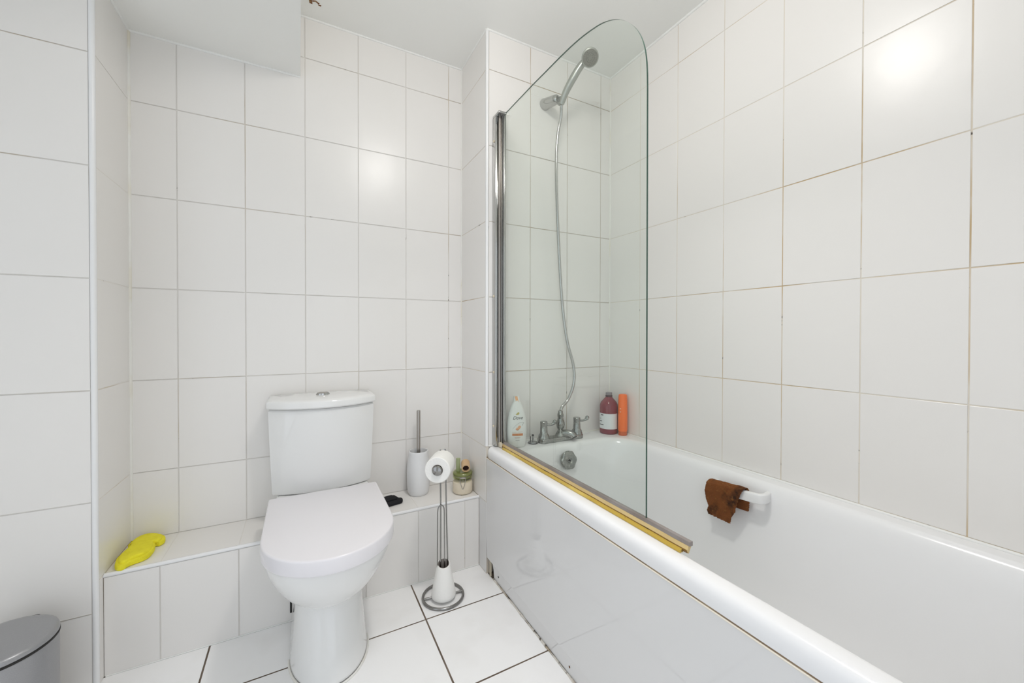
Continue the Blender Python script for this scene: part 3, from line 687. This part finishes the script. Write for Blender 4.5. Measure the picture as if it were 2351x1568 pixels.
# ------------------------------------------------------------------ paper stand
RC = Vector((.489, 1.482, 0))
ps = thing('toilet_roll_stand', 'chrome wire toilet roll stand with ring base on the floor', 'roll stand', RC)
tube('ring_base', [Vector((.078*math.cos(q), .078*math.sin(q), .0055)) for q in [2*math.pi*i/64 for i in range(64)]], .0054, DARKC, ps, 12, True)
tube('base_bar', spline([(-.0775, .012, .006), (-.04, .004, .008), (0, 0, .0085), (.04, -.008, .008), (.0768, -.012, .006)], 5), .0042, DARKC, ps, 10)
tube('post', spline([(.020, -.002, .008), (.0185, -.002, .10), (.013, -.003, .30), (.010, -.003, .45), (.0100, -.003, .555), (.0090, -.004, .576), (.004, -.010, .584), (.000, -.016, .586)], 8), .0028, DARKC, ps, 10)
tube('post', spline([(-.010, 0, .0085), (-.0105, 0, .12), (-.0105, -.001, .37), (-.0115, -.001, .47), (-.0110, -.001, .556), (-.0115, -.003, .576), (-.014, -.010, .584), (-.017, -.016, .586)], 8), .0028, DARKC, ps, 10)
lp = [(-.026, -.004, .012), (-.0255, -.004, .14), (-.0245, -.004, .30), (-.0240, -.004, .345), (-.0205, -.004, .360), (-.0110, -.004, .3680), (-.0015, -.004, .360), (.0020, -.004, .345), (.0030, -.004, .30), (.0040, -.004, .14), (.0045, -.004, .012)]
tube('spare_roll_loop', spline([(x, y-.002, z) for x, y, z in lp], 6), .0023, DARKC, ps, 10)
AX = Vector((-.50, -.86, .02)).normalized(); RO = Vector((.4585, 1.4245, .539))-RC
arm = tube('roll_arm', [RO-AX*.060, RO, RO+AX*.050], .0105, DARKC, ps, 16)
lathe('arm_end', [(.0001, .000), (.014, .0), (.0180, .002), (.0187, .006), (.0155, .0105), (.008, .013), (0, .0135)], DARKC, ps, 28, frame(RO+AX*.048, AX))

def roll_profile(ri, ro, h, e=.004):
    return [(ri, -h), (ro-e, -h), (ro-.001, -h+.001), (ro, -h+e), (ro, h-e), (ro-.001, h-.001), (ro-e, h), (ri, h)]
rl = thing('toilet_roll', 'white toilet paper roll hung on the top arm of the chrome stand', 'toilet roll', RC+RO)
MA = frame((0, 0, 0), AX)
lathe('paper', [(.0205, -.050), (.044, -.050), (.0465, -.048), (.0470, -.045), (.0475, .044), (.0468, .047), (.0445, .049), (.0205, .0485)], PAPER, rl, 48, MA, False, False)
lathe('core', [(.0205, -.050), (.0205, .0485), (.0192, .0485), (.0192, -.050)], CARD, rl, 36, MA, False, False)
sr = thing('spare_toilet_roll', 'nearly finished white paper roll cone standing in the stand\'s ring base', 'toilet roll', RC+Vector((-.001, -.008, .0125)))
pp = lathe('paper', [(.0222, .0), (.046, .0), (.0475, .003), (.0470, .010), (.0262, .120), (.0248, .1245), (.0222, .1245)], PAPER, sr, 44, None, False, False)
cc = lathe('core', [(.0222, .0), (.0222, .1240), (.0206, .1245), (.0206, .0)], CARD, sr, 36, None, False, False)
for o_ in (pp, cc):                                    # the top is cut slanting towards the room
    for v in o_.data.vertices:
        if v.co.z > .10: v.co.z += .30*(v.co.x*.32+v.co.y*.95)

# ------------------------------------------------------------------ pedal bin
bn = thing('pedal_bin', 'silver grey pedal bin with domed lid standing by the left tiled corner', 'bin', (-.650, 1.415, 0))
lathe('bin_body', [(.092, .0), (.0985, .003), (.099, .012), (.0995, .268), (.0985, .272), (0, .272)], SILVER, bn, 72)
lathe('bin_foot', [(.1005, .0), (.1015, .003), (.1015, .012), (.0995, .015)], BLACK, bn, 72, None, False, False)
lathe('rim_seal', [(.099, .271), (.1012, .2725), (.1012, .2755), (.099, .277)], BLACK, bn, 72, None, False, False)
lathe('bin_lid', [(.0995, .2775), (.1005, .279), (.1003, .284), (.0975, .2895), (.0905, .2935), (.078, .296), (.05, .2985), (.02, .2995), (0, .2997)], SILVER, bn, 72)
box('bin_hinge', (-.03, .090, .255), (.03, .108, .285), BLACK, bn, .004, 3)
box('bin_pedal', (-.03, -.125, .006), (.03, -.094, .012), BLACK, bn, .002, 2)

# ------------------------------------------------------------------ ceiling lamp (above the frame)
cl_ = thing('ceiling_light', 'round white lamp fitting on the ceiling above the bath edge', 'lamp', (LIGHT[0], LIGHT[1], ZC))
lathe('lamp_base', [(0, -.0005), (.062, -.0005), (.065, -.006), (.063, -.030), (.055, -.034), (0, -.034)], PVC, cl_, 40)
